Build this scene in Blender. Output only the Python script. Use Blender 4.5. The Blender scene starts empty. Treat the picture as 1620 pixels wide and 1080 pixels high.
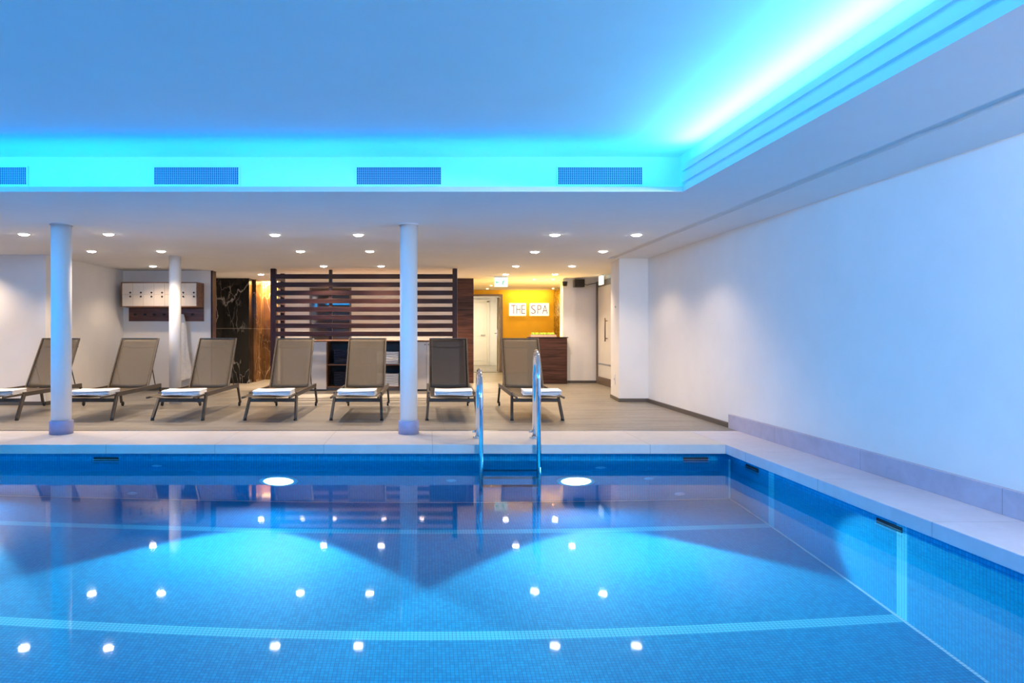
import bpy, bmesh, math, random
from mathutils import Vector, Matrix
random.seed(7)
PI = math.pi
scene = bpy.context.scene
C = scene.collection

# ---------------------------------------------------------------- camera / view / world
F = 1080.0; H = 1.1; VX = 675.0; VY = 526.0          # focal length (px), eye height, vanishing point
cam_data = bpy.data.cameras.new('camera')
cam_data.sensor_width = 36.0; cam_data.lens = 36.0 * F / 1620.0
cam_data.shift_x = (810.0 - VX) / 1620.0
cam_data.shift_y = (VY - 540.0) / 1620.0
cam_data.clip_start = 0.05; cam_data.clip_end = 100
cam = bpy.data.objects.new('camera', cam_data)
cam.location = (0, 0, H); cam.rotation_euler = (PI / 2, 0, 0)
C.objects.link(cam); scene.camera = cam

scene.view_settings.view_transform = 'Standard'
scene.view_settings.look = 'None'
scene.view_settings.gamma = 1.0
scene.view_settings.use_curve_mapping = False
scene.view_settings.exposure = 0.0

world = bpy.data.worlds.new('world'); scene.world = world
world.use_nodes = True
world.node_tree.nodes['Background'].inputs[0].default_value = (0.02, 0.03, 0.05, 1)
world.node_tree.nodes['Background'].inputs[1].default_value = 0.2

scene.cycles.max_bounces = 12
scene.cycles.diffuse_bounces = 5
scene.cycles.glossy_bounces = 4
scene.cycles.transmission_bounces = 8
scene.cycles.transparent_max_bounces = 12
scene.cycles.caustics_refractive = True
scene.cycles.caustics_reflective = False
scene.cycles.sample_clamp_indirect = 6.0
scene.cycles.use_denoising = True

# key dimensions (metres)
ZC = 2.28                 # low ceiling
ZR = 2.70                 # raised ceiling over the pool
COVE_Y, COVE_X = 5.715, 2.142     # lip of the cove, back and right
REC_Y, REC_X = 6.216, 2.30        # upper wall of the cove
COVE_L, COVE_N = -7.4, -2.6       # left and near lip
WALL_R = 3.52
POOL_Y, POOL_X = 6.944, 3.092     # tiled pool walls
COP_Y, COP_X = 6.712, 2.940       # coping nosing
POOL_L, POOL_N = -8.0, 0.45
WATER = -0.199
POOL_Z = WATER - 1.61
ROOM_L, ROOM_N = -9.6, -4.2

# colours and strengths of the lamps
CYAN = (0.0, 0.23, 1.0)
BLUE = (0.0, 0.37, 1.0)
ICE = (0.10, 0.60, 1.0)
WARM = (1.0, 0.74, 0.50)
COVE_BACK_W, COVE_RIGHT_W, COVE_FAR_W = 50, 120, 640
DOWN_W = 88

def area(name, loc, rot, sx, sy, power, col, parent=None, spread=PI):
    d = bpy.data.lights.new(name, 'AREA'); d.shape = 'RECTANGLE'
    d.size = sx; d.size_y = sy; d.energy = power; d.color = col; d.spread = spread
    o = bpy.data.objects.new(name, d); C.objects.link(o)
    o.location = loc; o.rotation_euler = rot
    if parent: o.parent = parent
    return o
def spot(name, loc, rot, power, col, size, blend, radius, parent=None):
    d = bpy.data.lights.new(name, 'SPOT'); d.energy = power; d.color = col
    d.spot_size = size; d.spot_blend = blend; d.shadow_soft_size = radius
    o = bpy.data.objects.new(name, d); C.objects.link(o)
    o.location = loc; o.rotation_euler = rot
    if parent: o.parent = parent
    return o

# cove strips, lying in the troughs behind the lips (all four sides of the raised ceiling)
area('cove_strip_light', ((COVE_L + COVE_X) / 2, COVE_Y + 0.085, 2.333), (PI - math.radians(35), 0, 0), COVE_X - COVE_L, 0.03, COVE_BACK_W, CYAN)
area('cove_strip_light', (COVE_X + 0.06, (COVE_N + COVE_Y) / 2, 2.512), (PI, -math.radians(42), 0), 0.03, COVE_Y - COVE_N, COVE_RIGHT_W, ICE)
area('cove_strip_light', ((COVE_L + COVE_X) / 2, COVE_N - 0.06, 2.36), (PI + math.radians(62), 0, 0), COVE_X - COVE_L, 0.03, COVE_FAR_W, BLUE)
area('cove_strip_light', (COVE_L - 0.06, (COVE_N + COVE_Y) / 2, 2.36), (PI, math.radians(62), 0), 0.03, COVE_Y - COVE_N, COVE_FAR_W, BLUE)

# ---------------------------------------------------------------- materials
def new_mat(name):
    m = bpy.data.materials.new(name); m.use_nodes = True
    nt = m.node_tree
    return m, nt, nt.nodes['Principled BSDF']
class NG:
    def __init__(s, nt): s.nt = nt
    def n(s, t, **kw):
        x = s.nt.nodes.new(t)
        for k, v in kw.items(): setattr(x, k, v)
        return x
    def link(s, a, b): s.nt.links.new(a, b)
    def m(s, op, a, b=None, c=None):
        x = s.n('ShaderNodeMath', operation=op)
        for i, v in enumerate((a, b, c)):
            if v is None: continue
            if isinstance(v, (int, float)): x.inputs[i].default_value = v
            else: s.link(v, x.inputs[i])
        return x.outputs[0]
    def mix(s, fac, a, b):
        x = s.n('ShaderNodeMix', data_type='RGBA')
        for i, v in ((0, fac), (6, a), (7, b)):
            if isinstance(v, (int, float)): x.inputs[i].default_value = v
            elif isinstance(v, tuple): x.inputs[i].default_value = (*v, 1) if len(v) == 3 else v
            else: s.link(v, x.inputs[i])
        return x.outputs[2]
    def pos(s): return s.n('ShaderNodeNewGeometry').outputs['Position']
    def ramp(s, fac, stops):
        r = s.n('ShaderNodeValToRGB'); cr = r.color_ramp
        while len(cr.elements) < len(stops): cr.elements.new(0.5)
        for e, (p, c) in zip(cr.elements, stops):
            e.position = p; e.color = (*c, 1)
        s.link(fac, r.inputs[0]); return r.outputs[0]
    def noise(s, vec, scale, detail=3, rough=0.5, stretch=None, dist=0.0):
        if stretch:
            mp = s.n('ShaderNodeMapping'); mp.inputs['Scale'].default_value = stretch
            s.link(vec, mp.inputs[0]); vec = mp.outputs[0]
        x = s.n('ShaderNodeTexNoise'); x.inputs['Scale'].default_value = scale
        x.inputs['Detail'].default_value = detail; x.inputs['Roughness'].default_value = rough
        x.inputs['Distortion'].default_value = dist
        s.link(vec, x.inputs['Vector']); return x.outputs['Fac']
    def bump(s, h, strength, dist, bsdf):
        b = s.n('ShaderNodeBump'); b.inputs['Strength'].default_value = strength
        b.inputs['Distance'].default_value = dist
        s.link(h, b.inputs['Height']); s.link(b.outputs[0], bsdf.inputs['Normal'])

def plain(name, col, rough=0.5, metal=0.0, var=0.06, scale=8, bump=0.0, spec=0.5):
    m, nt, b = new_mat(name); g = NG(nt)
    nz = g.noise(g.pos(), scale)
    lo = tuple(c * (1 - var) for c in col); hi = tuple(min(1, c * (1 + var)) for c in col)
    g.link(g.ramp(nz, [(0.3, lo), (0.7, hi)]), b.inputs['Base Color'])
    b.inputs['Roughness'].default_value = rough; b.inputs['Metallic'].default_value = metal
    b.inputs['Specular IOR Level'].default_value = spec
    if bump: g.bump(g.noise(g.pos(), scale * 12), bump, 0.003, b)
    return m
def emit(name, col, strength, var=0.0):
    m, nt, b = new_mat(name); g = NG(nt)
    b.inputs['Base Color'].default_value = (*[min(1, c) for c in col], 1)
    b.inputs['Emission Color'].default_value = (*col, 1)
    b.inputs['Emission Strength'].default_value = strength
    b.inputs['Roughness'].default_value = 0.4
    return m
def wood(name, c0, c1, axis=0, rough=0.45, plank=None):
    m, nt, b = new_mat(name); g = NG(nt)
    st = [26, 26, 26]; st[axis] = 1.6
    p = g.pos()
    n1 = g.noise(p, 1.0, 6, 0.6, tuple(st), 0.6)
    st2 = [7, 7, 7]; st2[axis] = 0.8
    n2 = g.noise(p, 1.0, 3, 0.5, tuple(st2), 1.5)
    f = g.m('ADD', g.m('MULTIPLY', n1, 0.6), g.m('MULTIPLY', n2, 0.4))
    col = g.ramp(f, [(0.36, c0), (0.62, c1)])
    if plank:
        sp = g.n('ShaderNodeSeparateXYZ'); g.link(p, sp.inputs[0])
        fr = g.m('FRACT', g.m('DIVIDE', sp.outputs[2], plank))
        col = g.mix(g.m('LESS_THAN', fr, 0.04), col, tuple(c * 0.3 for c in c0))
    g.link(col, b.inputs['Base Color']); b.inputs['Roughness'].default_value = rough
    g.bump(n1, 0.15, 0.002, b); b.inputs['Specular IOR Level'].default_value = 0.2
    return m
def marble(name, base, vein, warmth=0.0):
    m, nt, b = new_mat(name); g = NG(nt)
    p = g.pos()
    def veins(scale, rot, stretch, width, dist):
        mp = g.n('ShaderNodeMapping'); mp.inputs['Rotation'].default_value = rot; mp.inputs['Scale'].default_value = stretch
        g.link(p, mp.inputs[0])
        nz = g.n('ShaderNodeTexNoise'); nz.inputs['Scale'].default_value = 2.6; nz.inputs['Detail'].default_value = 5
        g.link(mp.outputs[0], nz.inputs['Vector'])
        vm = g.n('ShaderNodeVectorMath', operation='SCALE'); g.link(nz.outputs['Color'], vm.inputs[0]); vm.inputs['Scale'].default_value = dist
        va = g.n('ShaderNodeVectorMath', operation='ADD'); g.link(mp.outputs[0], va.inputs[0]); g.link(vm.outputs[0], va.inputs[1])
        v = g.n('ShaderNodeTexVoronoi', feature='DISTANCE_TO_EDGE'); v.inputs['Scale'].default_value = scale
        g.link(va.outputs[0], v.inputs['Vector'])
        return g.m('SUBTRACT', 1.0, g.m('SMOOTHSTEP', v.outputs[0], 0.0, width) if False else g.m('MINIMUM', g.m('DIVIDE', v.outputs[0], width), 1.0))
    a = veins(1.3, (0.4, 0.9, 0.2), (1, 1, 0.40), 0.010, 0.35)
    c = veins(5.0, (0.1, -0.7, 0.9), (1.2, 1, 0.5), 0.035, 0.45)
    mask = g.ramp(g.noise(p, 1.7, 3), [(0.42, (0, 0, 0)), (0.62, (1, 1, 1))])
    f = g.m('ADD', g.m('MULTIPLY', a, 0.8), g.m('MULTIPLY', g.m('MULTIPLY', c, mask), 0.55))
    sp = g.n('ShaderNodeSeparateXYZ'); g.link(p, sp.inputs[0])
    joint = g.m('LESS_THAN', g.m('ABSOLUTE', g.m('SUBTRACT', sp.outputs[2], 1.19)), 0.006)
    f = g.m('MINIMUM', g.m('MAXIMUM', f, g.m('MULTIPLY', joint, 0.35)), 1.0)
    cl = g.mix(g.ramp(g.noise(p, 3.0, 4), [(0.4, (0, 0, 0)), (0.7, (1, 1, 1))]), base, tuple(min(1, x * 2.0) for x in base))
    g.link(g.mix(f, cl, vein), b.inputs['Base Color'])
    b.inputs['Roughness'].default_value = 0.12; b.inputs['Specular IOR Level'].default_value = 0.3
    return m

def stone_tile(name, col, sx, sy, ox=0.0, oy=0.0, joint=0.004, var=0.10, rough=0.45, streak=(1, 1, 1)):
    """large porcelain tiles with thin joints: joints every sx along X, sy along Y (0 = none)"""
    m, nt, b = new_mat(name); g = NG(nt)
    p = g.pos(); sp = g.n('ShaderNodeSeparateXYZ'); g.link(p, sp.inputs[0])
    n1 = g.noise(p, 2.2, 5, 0.6, streak, 0.8); n2 = g.noise(p, 14, 4, 0.6)
    f = g.m('ADD', g.m('MULTIPLY', n1, 0.7), g.m('MULTIPLY', n2, 0.3))
    cc = g.ramp(f, [(0.35, tuple(c * (1 - var) for c in col)), (0.65, tuple(min(1, c * (1 + var)) for c in col))])
    j = None
    for ax, s, off in ((0, sx, ox), (1, sy, oy)):
        if not s: continue
        fr = g.m('FRACT', g.m('DIVIDE', g.m('ADD', sp.outputs[ax], 100 * s - off), s))
        lt = g.m('LESS_THAN', fr, joint / s)
        j = lt if j is None else g.m('MAXIMUM', j, lt)
    if j is not None: cc = g.mix(j, cc, tuple(c * 0.55 for c in col))
    g.link(cc, b.inputs['Base Color']); b.inputs['Roughness'].default_value = rough
    return m

def mosaic():
    m, nt, b = new_mat('pool_mosaic'); g = NG(nt)
    geo = g.n('ShaderNodeNewGeometry'); T = 0.025
    sp = g.n('ShaderNodeSeparateXYZ'); g.link(geo.outputs['Position'], sp.inputs[0])
    sn = g.n('ShaderNodeSeparateXYZ'); g.link(geo.outputs['True Normal'], sn.inputs[0])
    an = [g.m('ABSOLUTE', sn.outputs[i]) for i in range(3)]
    org = (POOL_X, POOL_Y, POOL_Z)
    gr = None; ids = []
    for i in range(3):
        q = g.m('ADD', g.m('DIVIDE', g.m('SUBTRACT', sp.outputs[i], org[i]), T), 1000.0)
        ids.append(g.m('FLOOR', g.m('ADD', q, 0.001)))
        fr = g.m('FRACT', q)
        l = g.m('GREATER_THAN', g.m('ABSOLUTE', g.m('SUBTRACT', fr, 0.5)), 0.435)
        l = g.m('MULTIPLY', l, g.m('LESS_THAN', an[i], 0.5))
        gr = l if gr is None else g.m('MAXIMUM', gr, l)
    cb = g.n('ShaderNodeCombineXYZ')
    for i in range(3): g.link(ids[i], cb.inputs[i])
    wn = g.n('ShaderNodeTexWhiteNoise', noise_dimensions='3D'); g.link(cb.outputs[0], wn.inputs['Vector'])
    base = g.ramp(wn.outputs['Value'], [(0.0, TILE0), (1.0, TILE1)])
    # pale bands across the basin and the pale single-tile line round the floor edge and up the corner
    st = None
    y = sp.outputs[1]
    for a0 in (6.076, 4.391, 2.700):
        q = g.m('MULTIPLY', g.m('GREATER_THAN', y, a0), g.m('LESS_THAN', y, a0 + 0.1))
        st = q if st is None else g.m('MAXIMUM', st, q)
    isf = g.m('GREATER_THAN', an[2], 0.5); isy = g.m('GREATER_THAN', an[1], 0.5)
    ex = g.m('GREATER_THAN', sp.outputs[0], POOL_X - T); ey = g.m('GREATER_THAN', y, POOL_Y - T)
    edge = g.m('MAXIMUM', g.m('MULTIPLY', isf, g.m('MAXIMUM', ex, ey)),
               g.m('MULTIPLY', g.m('MULTIPLY', isy, ex), g.m('LESS_THAN', sp.outputs[2], WATER + 0.01)))
    c1 = g.mix(st, base, BAND)
    c2 = g.mix(edge, c1, (0.62, 0.86, 0.95))
    c3 = g.mix(g.m('MULTIPLY', gr, 0.75), c2, (0.004, 0.12, 0.28))
    g.link(c3, b.inputs['Base Color']); b.inputs['Roughness'].default_value = 0.5; b.inputs['Specular IOR Level'].default_value = 0.08
    return m
TILE0, TILE1, BAND = (0.0, 0.30, 0.56), (0.002, 0.39, 0.66), (0.12, 0.66, 0.84)

def water_mat():
    m, nt, b = new_mat('water'); g = NG(nt)
    nt.nodes.remove(b)
    rf = g.n('ShaderNodeBsdfRefraction'); rf.inputs['IOR'].default_value = 1.333; rf.inputs['Roughness'].default_value = 0.0
    rf.inputs['Color'].default_value = (0.93, 0.985, 1.0, 1)
    gs = g.n('ShaderNodeBsdfGlossy'); gs.inputs['Roughness'].default_value = 0.04
    fr = g.n('ShaderNodeFresnel'); fr.inputs['IOR'].default_value = 1.333
    mx = g.n('ShaderNodeMixShader')
    g.link(fr.outputs[0], mx.inputs[0]); g.link(rf.outputs[0], mx.inputs[1]); g.link(gs.outputs[0], mx.inputs[2])
    p = g.pos()
    h = g.m('ADD', g.noise(p, 1.1, 2), g.m('MULTIPLY', g.noise(p, 5.0, 1), 0.08))
    bp = g.n('ShaderNodeBump'); bp.inputs['Strength'].default_value = 0.05; bp.inputs['Distance'].default_value = 0.01
    g.link(h, bp.inputs['Height'])
    for q in (rf, gs, fr): g.link(bp.outputs[0], q.inputs['Normal'])
    g.link(mx.outputs[0], nt.nodes['Material Output'].inputs['Surface'])
    return m
def sling_mat(name, col, alpha):
    m, nt, b = new_mat(name); g = NG(nt)
    nz = g.noise(g.pos(), 60, 2, 0.5, (1, 1, 6))
    g.link(g.ramp(nz, [(0.3, tuple(c * 0.8 for c in col)), (0.7, tuple(c * 1.2 for c in col))]), b.inputs['Base Color'])
    b.inputs['Roughness'].default_value = 0.55; b.inputs['Alpha'].default_value = alpha
    return m
def gold_mosaic():
    m, nt, b = new_mat('gold_mosaic'); g = NG(nt)
    v = g.n('ShaderNodeTexVoronoi'); v.inputs['Scale'].default_value = 22
    g.link(g.pos(), v.inputs['Vector'])
    sp = g.n('ShaderNodeSeparateColor'); g.link(v.outputs['Color'], sp.inputs[0])
    g.link(g.ramp(sp.outputs[0], [(0.0, (0.05, 0.035, 0.01)), (0.5, (0.25, 0.16, 0.03)), (1.0, (0.8, 0.6, 0.15))]), b.inputs['Base Color'])
    b.inputs['Roughness'].default_value = 0.3; b.inputs['Metallic'].default_value = 0.4
    return m

M = {}
M['plaster'] = plain('white_plaster', (0.80, 0.79, 0.78), 0.85, 0, 0.02, 3)
M['ceiling'] = plain('ceiling_paint', (0.82, 0.82, 0.82), 0.9, 0, 0.015, 2)
M['yellow'] = plain('ochre_paint', (0.72, 0.42, 0.03), 0.8, 0, 0.04, 3)
M['mosaic'] = mosaic()
M['water'] = water_mat()
M['floor'] = stone_tile('grey_beige_stone', (0.215, 0.20, 0.18), 1.2, 0.6, 0.2, 7.68, 0.004, 0.30, 0.42, (0.4, 2.4, 1))
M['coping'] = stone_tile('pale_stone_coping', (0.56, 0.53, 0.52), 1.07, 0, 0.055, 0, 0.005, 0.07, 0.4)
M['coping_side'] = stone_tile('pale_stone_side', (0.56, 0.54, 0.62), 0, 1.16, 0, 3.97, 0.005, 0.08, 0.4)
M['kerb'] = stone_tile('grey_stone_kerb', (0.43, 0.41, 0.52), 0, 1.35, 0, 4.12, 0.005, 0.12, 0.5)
M['skirting'] = plain('brown_skirting', (0.10, 0.085, 0.075), 0.5)
M['column'] = plain('column_paint', (0.82, 0.83, 0.85), 0.6, 0, 0.01, 3)
M['sleeve'] = plain('brushed_sleeve', (0.30, 0.32, 0.52), 0.45, 0.0, 0.05, 20)
M['chrome'] = plain('polished_steel', (0.80, 0.82, 0.85), 0.08, 1.0, 0.01, 5)
M['steel'] = plain('brushed_steel', (0.5, 0.5, 0.52), 0.3, 1.0, 0.05, 30)
M['frame'] = plain('taupe_metal', (0.075, 0.062, 0.052), 0.38, 0.3, 0.08, 20)
M['sling'] = sling_mat('taupe_sling', (0.085, 0.064, 0.042), 0.74)
M['sling_shaded'] = sling_mat('shaded_taupe_sling', (0.012, 0.011, 0.014), 0.76)  # taupe sling with one lounger's shade put into its colour
M['rubber'] = plain('black_rubber', (0.015, 0.015, 0.015), 0.7)
M['towel'] = plain('white_towel', (0.86, 0.86, 0.88), 0.95, 0, 0.04, 40, 0.3)
M['navy'] = plain('navy_towel', (0.018, 0.022, 0.045), 0.95, 0, 0.2, 40, 0.3)
M['robe'] = plain('white_terry', (0.80, 0.79, 0.77), 0.95, 0, 0.05, 25, 0.5)
M['wood_x'] = wood('dark_oak_x', (0.016, 0.006, 0.005), (0.060, 0.022, 0.018), 0)
M['wood_y'] = wood('dark_oak_y', (0.016, 0.006, 0.005), (0.060, 0.022, 0.018), 1)
M['wood_z'] = wood('dark_oak_z', (0.016, 0.006, 0.006), (0.055, 0.022, 0.022), 2)
M['rail_wood'] = wood('walnut_rail', (0.07, 0.025, 0.018), (0.20, 0.085, 0.06), 0)
M['plank'] = wood('dark_oak_planks', (0.024, 0.009, 0.006), (0.095, 0.038, 0.024), 0, 0.45, 0.145)
M['laminate'] = plain('cream_laminate', (0.62, 0.58, 0.54), 0.5, 0, 0.02, 4)
M['locker'] = plain('cream_locker_door', (0.72, 0.63, 0.53), 0.5, 0, 0.02, 4)
M['cab_wood'] = wood('walnut_edge', (0.12, 0.055, 0.03), (0.26, 0.13, 0.075), 0)
M['black_marble'] = marble('black_marble', (0.003, 0.003, 0.0035), (0.30, 0.28, 0.27))
M['brown_marble'] = marble('brown_marble', (0.09, 0.045, 0.018), (0.62, 0.48, 0.32))
M['dark_glass'] = plain('dark_mirror', (0.10, 0.085, 0.08), 0.06, 0.6, 0.1, 3)
M['tread'] = plain('blue_grey_tread', (0.03, 0.12, 0.22), 0.5)
M['black'] = plain('black_plastic', (0.012, 0.012, 0.013), 0.4)
M['white_plastic'] = plain('white_plastic', (0.8, 0.8, 0.8), 0.4, 0, 0.01)
M['vent_paint'] = plain('vent_paint', (0.42, 0.45, 0.50), 0.5, 0, 0.02)
M['vent_dark'] = plain('vent_duct', (0.02, 0.03, 0.06), 0.8)
M['door'] = plain('cream_door_paint', (0.75, 0.70, 0.62), 0.5, 0, 0.02, 3)
M['door_frame'] = plain('bronze_frame', (0.16, 0.115, 0.085), 0.4, 0.3, 0.05)
M['frosted'] = plain('frosted_glass', (0.66, 0.64, 0.60), 0.25, 0, 0.04, 2)
M['gold'] = gold_mosaic()
M['apple'] = plain('green_apple', (0.38, 0.62, 0.04), 0.3, 0, 0.2, 15)
M['tray'] = plain('pale_wood_tray', (0.62, 0.42, 0.30), 0.5, 0, 0.1, 20)
M['lens'] = emit('downlight_lens', (1.0, 0.90, 0.76), 42)
M['spot_lens'] = emit('warm_spot_lens', (1.0, 0.66, 0.25), 10)
M['pool_lens'] = emit('pool_lamp_lens', (0.70, 0.95, 1.0), 9)
M['pool_ring'] = plain('pool_lamp_ring', (0.45, 0.72, 0.80), 0.3, 0.3)
M['inlet'] = plain('inlet_cover', (0.30, 0.62, 0.85), 0.3)
M['sign_glow'] = emit('sign_halo', (1.0, 0.92, 0.66), 1.15)
M['sign_letter'] = emit('sign_letter', (0.16, 0.12, 0.20), 0.8)
M['exit_white'] = emit('exit_white', (0.80, 1.0, 0.92), 0.95)
M['exit_green'] = emit('exit_green', (0.02, 0.50, 0.22), 0.5)
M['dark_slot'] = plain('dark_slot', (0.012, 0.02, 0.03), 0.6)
M['strip'] = emit('warm_strip', (1.0, 0.70, 0.32), 6)

# ---------------------------------------------------------------- mesh helpers
class MB:
    def __init__(s): s.bm = bmesh.new()
    def box(s, x0, x1, y0, y1, z0, z1, mat=0):
        v = [s.bm.verts.new(p) for p in ((x0,y0,z0),(x1,y0,z0),(x1,y1,z0),(x0,y1,z0),(x0,y0,z1),(x1,y0,z1),(x1,y1,z1),(x0,y1,z1))]
        for f in ((0,3,2,1),(4,5,6,7),(0,1,5,4),(1,2,6,5),(2,3,7,6),(3,0,4,7)):
            fc = s.bm.faces.new([v[i] for i in f]); fc.material_index = mat
        return s
    def quad(s, *pts, mat=0):
        f = s.bm.faces.new([s.bm.verts.new(p) for p in pts]); f.material_index = mat; return s
    def ring(s, c, axis_u, axis_v, r, n):
        return [s.bm.verts.new(Vector(c) + axis_u * (r * math.cos(2*PI*i/n)) + axis_v * (r * math.sin(2*PI*i/n))) for i in range(n)]
    def tube(s, pts, r, n=12, cap=True):
        pts = [Vector(p) for p in pts]; rings = []
        rs = r if isinstance(r, (list, tuple)) else [r] * len(pts)
        t0 = (pts[1] - pts[0]).normalized()
        u = t0.orthogonal().normalized()
        for i, p in enumerate(pts):
            t = ((pts[min(i+1, len(pts)-1)] - pts[max(i-1, 0)])).normalized()
            u = (u - t * u.dot(t)).normalized(); v = t.cross(u)
            rings.append(s.ring(p, u, v, rs[i], n))
        for a, b in zip(rings, rings[1:]):
            for i in range(n):
                f = s.bm.faces.new((a[i], a[(i+1) % n], b[(i+1) % n], b[i])); f.smooth = True
        if cap:
            s.bm.faces.new(list(reversed(rings[0]))); s.bm.faces.new(rings[-1])
        return s
    def bar(s, p, q, w, h, up=(0, 0, 1)):
        """rectangular bar from p to q, w across, h along up"""
        p, q = Vector(p), Vector(q); t = (q - p).normalized(); up = Vector(up)
        sd = t.cross(up).normalized(); up = sd.cross(t).normalized()
        a = []
        for c in (p, q):
            a.append([s.bm.verts.new(c + sd * (w/2*i) + up * (h/2*j)) for i, j in ((-1,-1),(1,-1),(1,1),(-1,1))])
        for i in range(4): s.bm.faces.new((a[0][i], a[0][(i+1)%4], a[1][(i+1)%4], a[1][i]))
        s.bm.faces.new(list(reversed(a[0]))); s.bm.faces.new(a[1]); return s
    def lathe(s, prof, origin, axis='Z', n=32):
        """prof: (radius, height) pairs revolved about axis"""
        U, V, W = {'Z': ((1,0,0),(0,1,0),(0,0,1)), 'Y': ((1,0,0),(0,0,1),(0,-1,0)), 'X': ((0,1,0),(0,0,1),(1,0,0))}[axis]
        U, V, W = Vector(U), Vector(V), Vector(W); o = Vector(origin); prev = None
        for r, h in prof:
            if r < 1e-6: cur = [s.bm.verts.new(o + W * h)]
            else: cur = s.ring(o + W * h, U, V, r, n)
            if prev is not None:
                for i in range(n):
                    a = prev[i % len(prev)]; b = prev[(i+1) % len(prev)]; c = cur[(i+1) % len(cur)]; d = cur[i % len(cur)]
                    vs = []
                    for q in (a, b, c, d):
                        if q not in vs: vs.append(q)
                    if len(vs) >= 3:
                        f = s.bm.faces.new(vs); f.smooth = True
            prev = cur
        return s
    def grid(s, fn, nu, nv, thick=0.0):
        """surface fn(u,v) -> point"""
        vs = [[s.bm.verts.new(fn(i/nu, j/nv)) for j in range(nv+1)] for i in range(nu+1)]
        for i in range(nu):
            for j in range(nv):
                f = s.bm.faces.new((vs[i][j], vs[i+1][j], vs[i+1][j+1], vs[i][j+1])); f.smooth = True
        return s
    def build(s, name, mats, parent=None, loc=None, bevel=0.0, solid=0.0, seg=2, recalc=True):
        me = bpy.data.meshes.new(name)
        if recalc: bmesh.ops.recalc_face_normals(s.bm, faces=s.bm.faces)
        s.bm.to_mesh(me); s.bm.free()
        for m in (mats if isinstance(mats, (list, tuple)) else [mats]): me.materials.append(m)
        o = bpy.data.objects.new(name, me); C.objects.link(o)
        if loc: o.location = loc
        if parent: o.parent = parent
        if solid:
            md = o.modifiers.new('solid', 'SOLIDIFY'); md.thickness = solid; md.offset = 0
        if bevel:
            md = o.modifiers.new('bevel', 'BEVEL'); md.width = bevel; md.segments = seg; md.limit_method = 'ANGLE'
        return o
def tag(o, label, cat, group=None, kind=None):
    o['label'] = label; o['category'] = cat
    if group: o['group'] = group
    if kind: o['kind'] = kind
    return o
def empty(name, loc, label, cat, group=None):
    o = bpy.data.objects.new(name, None); C.objects.link(o); o.location = loc; o.empty_display_size = 0.1
    return tag(o, label, cat, group)
def struct(o, label, cat):
    o['kind'] = 'structure'; o['label'] = label; o['category'] = cat; return o
def copy_tree(o, parent=None):
    c = o.copy(); C.objects.link(c); c.parent = parent
    for ch in list(o.children): copy_tree(ch, c)
    return c
def slab(name, x0, x1, y0, y1, z0, z1, mat, label, cat, bevel=0):
    return struct(MB().box(x0, x1, y0, y1, z0, z1).build(name, M[mat], bevel=bevel), label, cat)

# ---------------------------------------------------------------- setting: pool basin, coping, floors
b = MB()
L_, R_, N_, B_ = POOL_L, POOL_X, POOL_N, POOL_Y
Zt = -0.0914; Zb = POOL_Z
b.quad((L_,N_,Zb),(R_,N_,Zb),(R_,B_,Zb),(L_,B_,Zb))
b.quad((L_,B_,Zb),(R_,B_,Zb),(R_,B_,Zt),(L_,B_,Zt))
b.quad((R_,B_,Zb),(R_,N_,Zb),(R_,N_,Zt),(R_,B_,Zt))
b.quad((R_,N_,Zb),(L_,N_,Zb),(L_,N_,Zt),(R_,N_,Zt))
b.quad((L_,N_,Zb),(L_,B_,Zb),(L_,B_,Zt),(L_,N_,Zt))
o = b.build('pool_basin', M['mosaic'], recalc=False)
struct(o, 'swimming pool basin lined with small blue mosaic tiles and pale bands', 'pool')

w = MB(); w.quad((L_, N_, WATER), (R_, N_, WATER), (R_, B_, WATER), (L_, B_, WATER))
tag(w.build('pool_water', M['water'], recalc=False), 'clear still blue water filling the swimming pool', 'water', kind='stuff')

b = MB()
b.box(ROOM_L, COP_X, COP_Y, 7.64, Zt, 0.0)
struct(b.build('pool_coping', M['coping'], bevel=0.004), 'pale stone coping strip along the far edge of the pool', 'pool edge')
b = MB(); b.box(COP_X, WALL_R, ROOM_N, 7.64, Zt, 0.0)
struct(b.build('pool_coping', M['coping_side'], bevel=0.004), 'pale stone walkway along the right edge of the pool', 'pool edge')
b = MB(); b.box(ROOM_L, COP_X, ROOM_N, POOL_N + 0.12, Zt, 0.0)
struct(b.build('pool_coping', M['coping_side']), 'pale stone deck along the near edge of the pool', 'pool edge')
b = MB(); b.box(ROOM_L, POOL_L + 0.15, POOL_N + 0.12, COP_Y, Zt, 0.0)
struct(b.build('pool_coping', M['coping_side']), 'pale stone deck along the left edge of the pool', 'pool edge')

slab('floor', ROOM_L, 4.6, 7.70, 24.0, -0.12, 0.0, 'floor', 'grey beige stone tiled floor under the loungers and hall', 'floor')
# drain channel with slotted grate between coping and floor
slab('floor', ROOM_L, 4.6, 7.64, 7.70, -0.12, -0.05, 'dark_slot', 'dark bottom of the narrow floor drain channel', 'floor')
dr = MB()
dr.box(ROOM_L, WALL_R, 7.642, 7.652, -0.03, 0.001); dr.box(ROOM_L, WALL_R, 7.688, 7.698, -0.03, 0.001)
x = -5.6
while x < WALL_R - 0.02:
    dr.box(x, x + 0.008, 7.652, 7.688, -0.015, 0.0005); x += 0.018
tag(dr.build('floor_drain', M['steel']), 'long slotted steel drain grate set in the floor behind the columns', 'drain')

# right wall kerb
slab('trim_1', 3.476, WALL_R, ROOM_N, 7.87, 0.0, 0.16, 'kerb', 'grey stone skirting tiles along the right wall beside the pool', 'skirting', 0.002)

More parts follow.
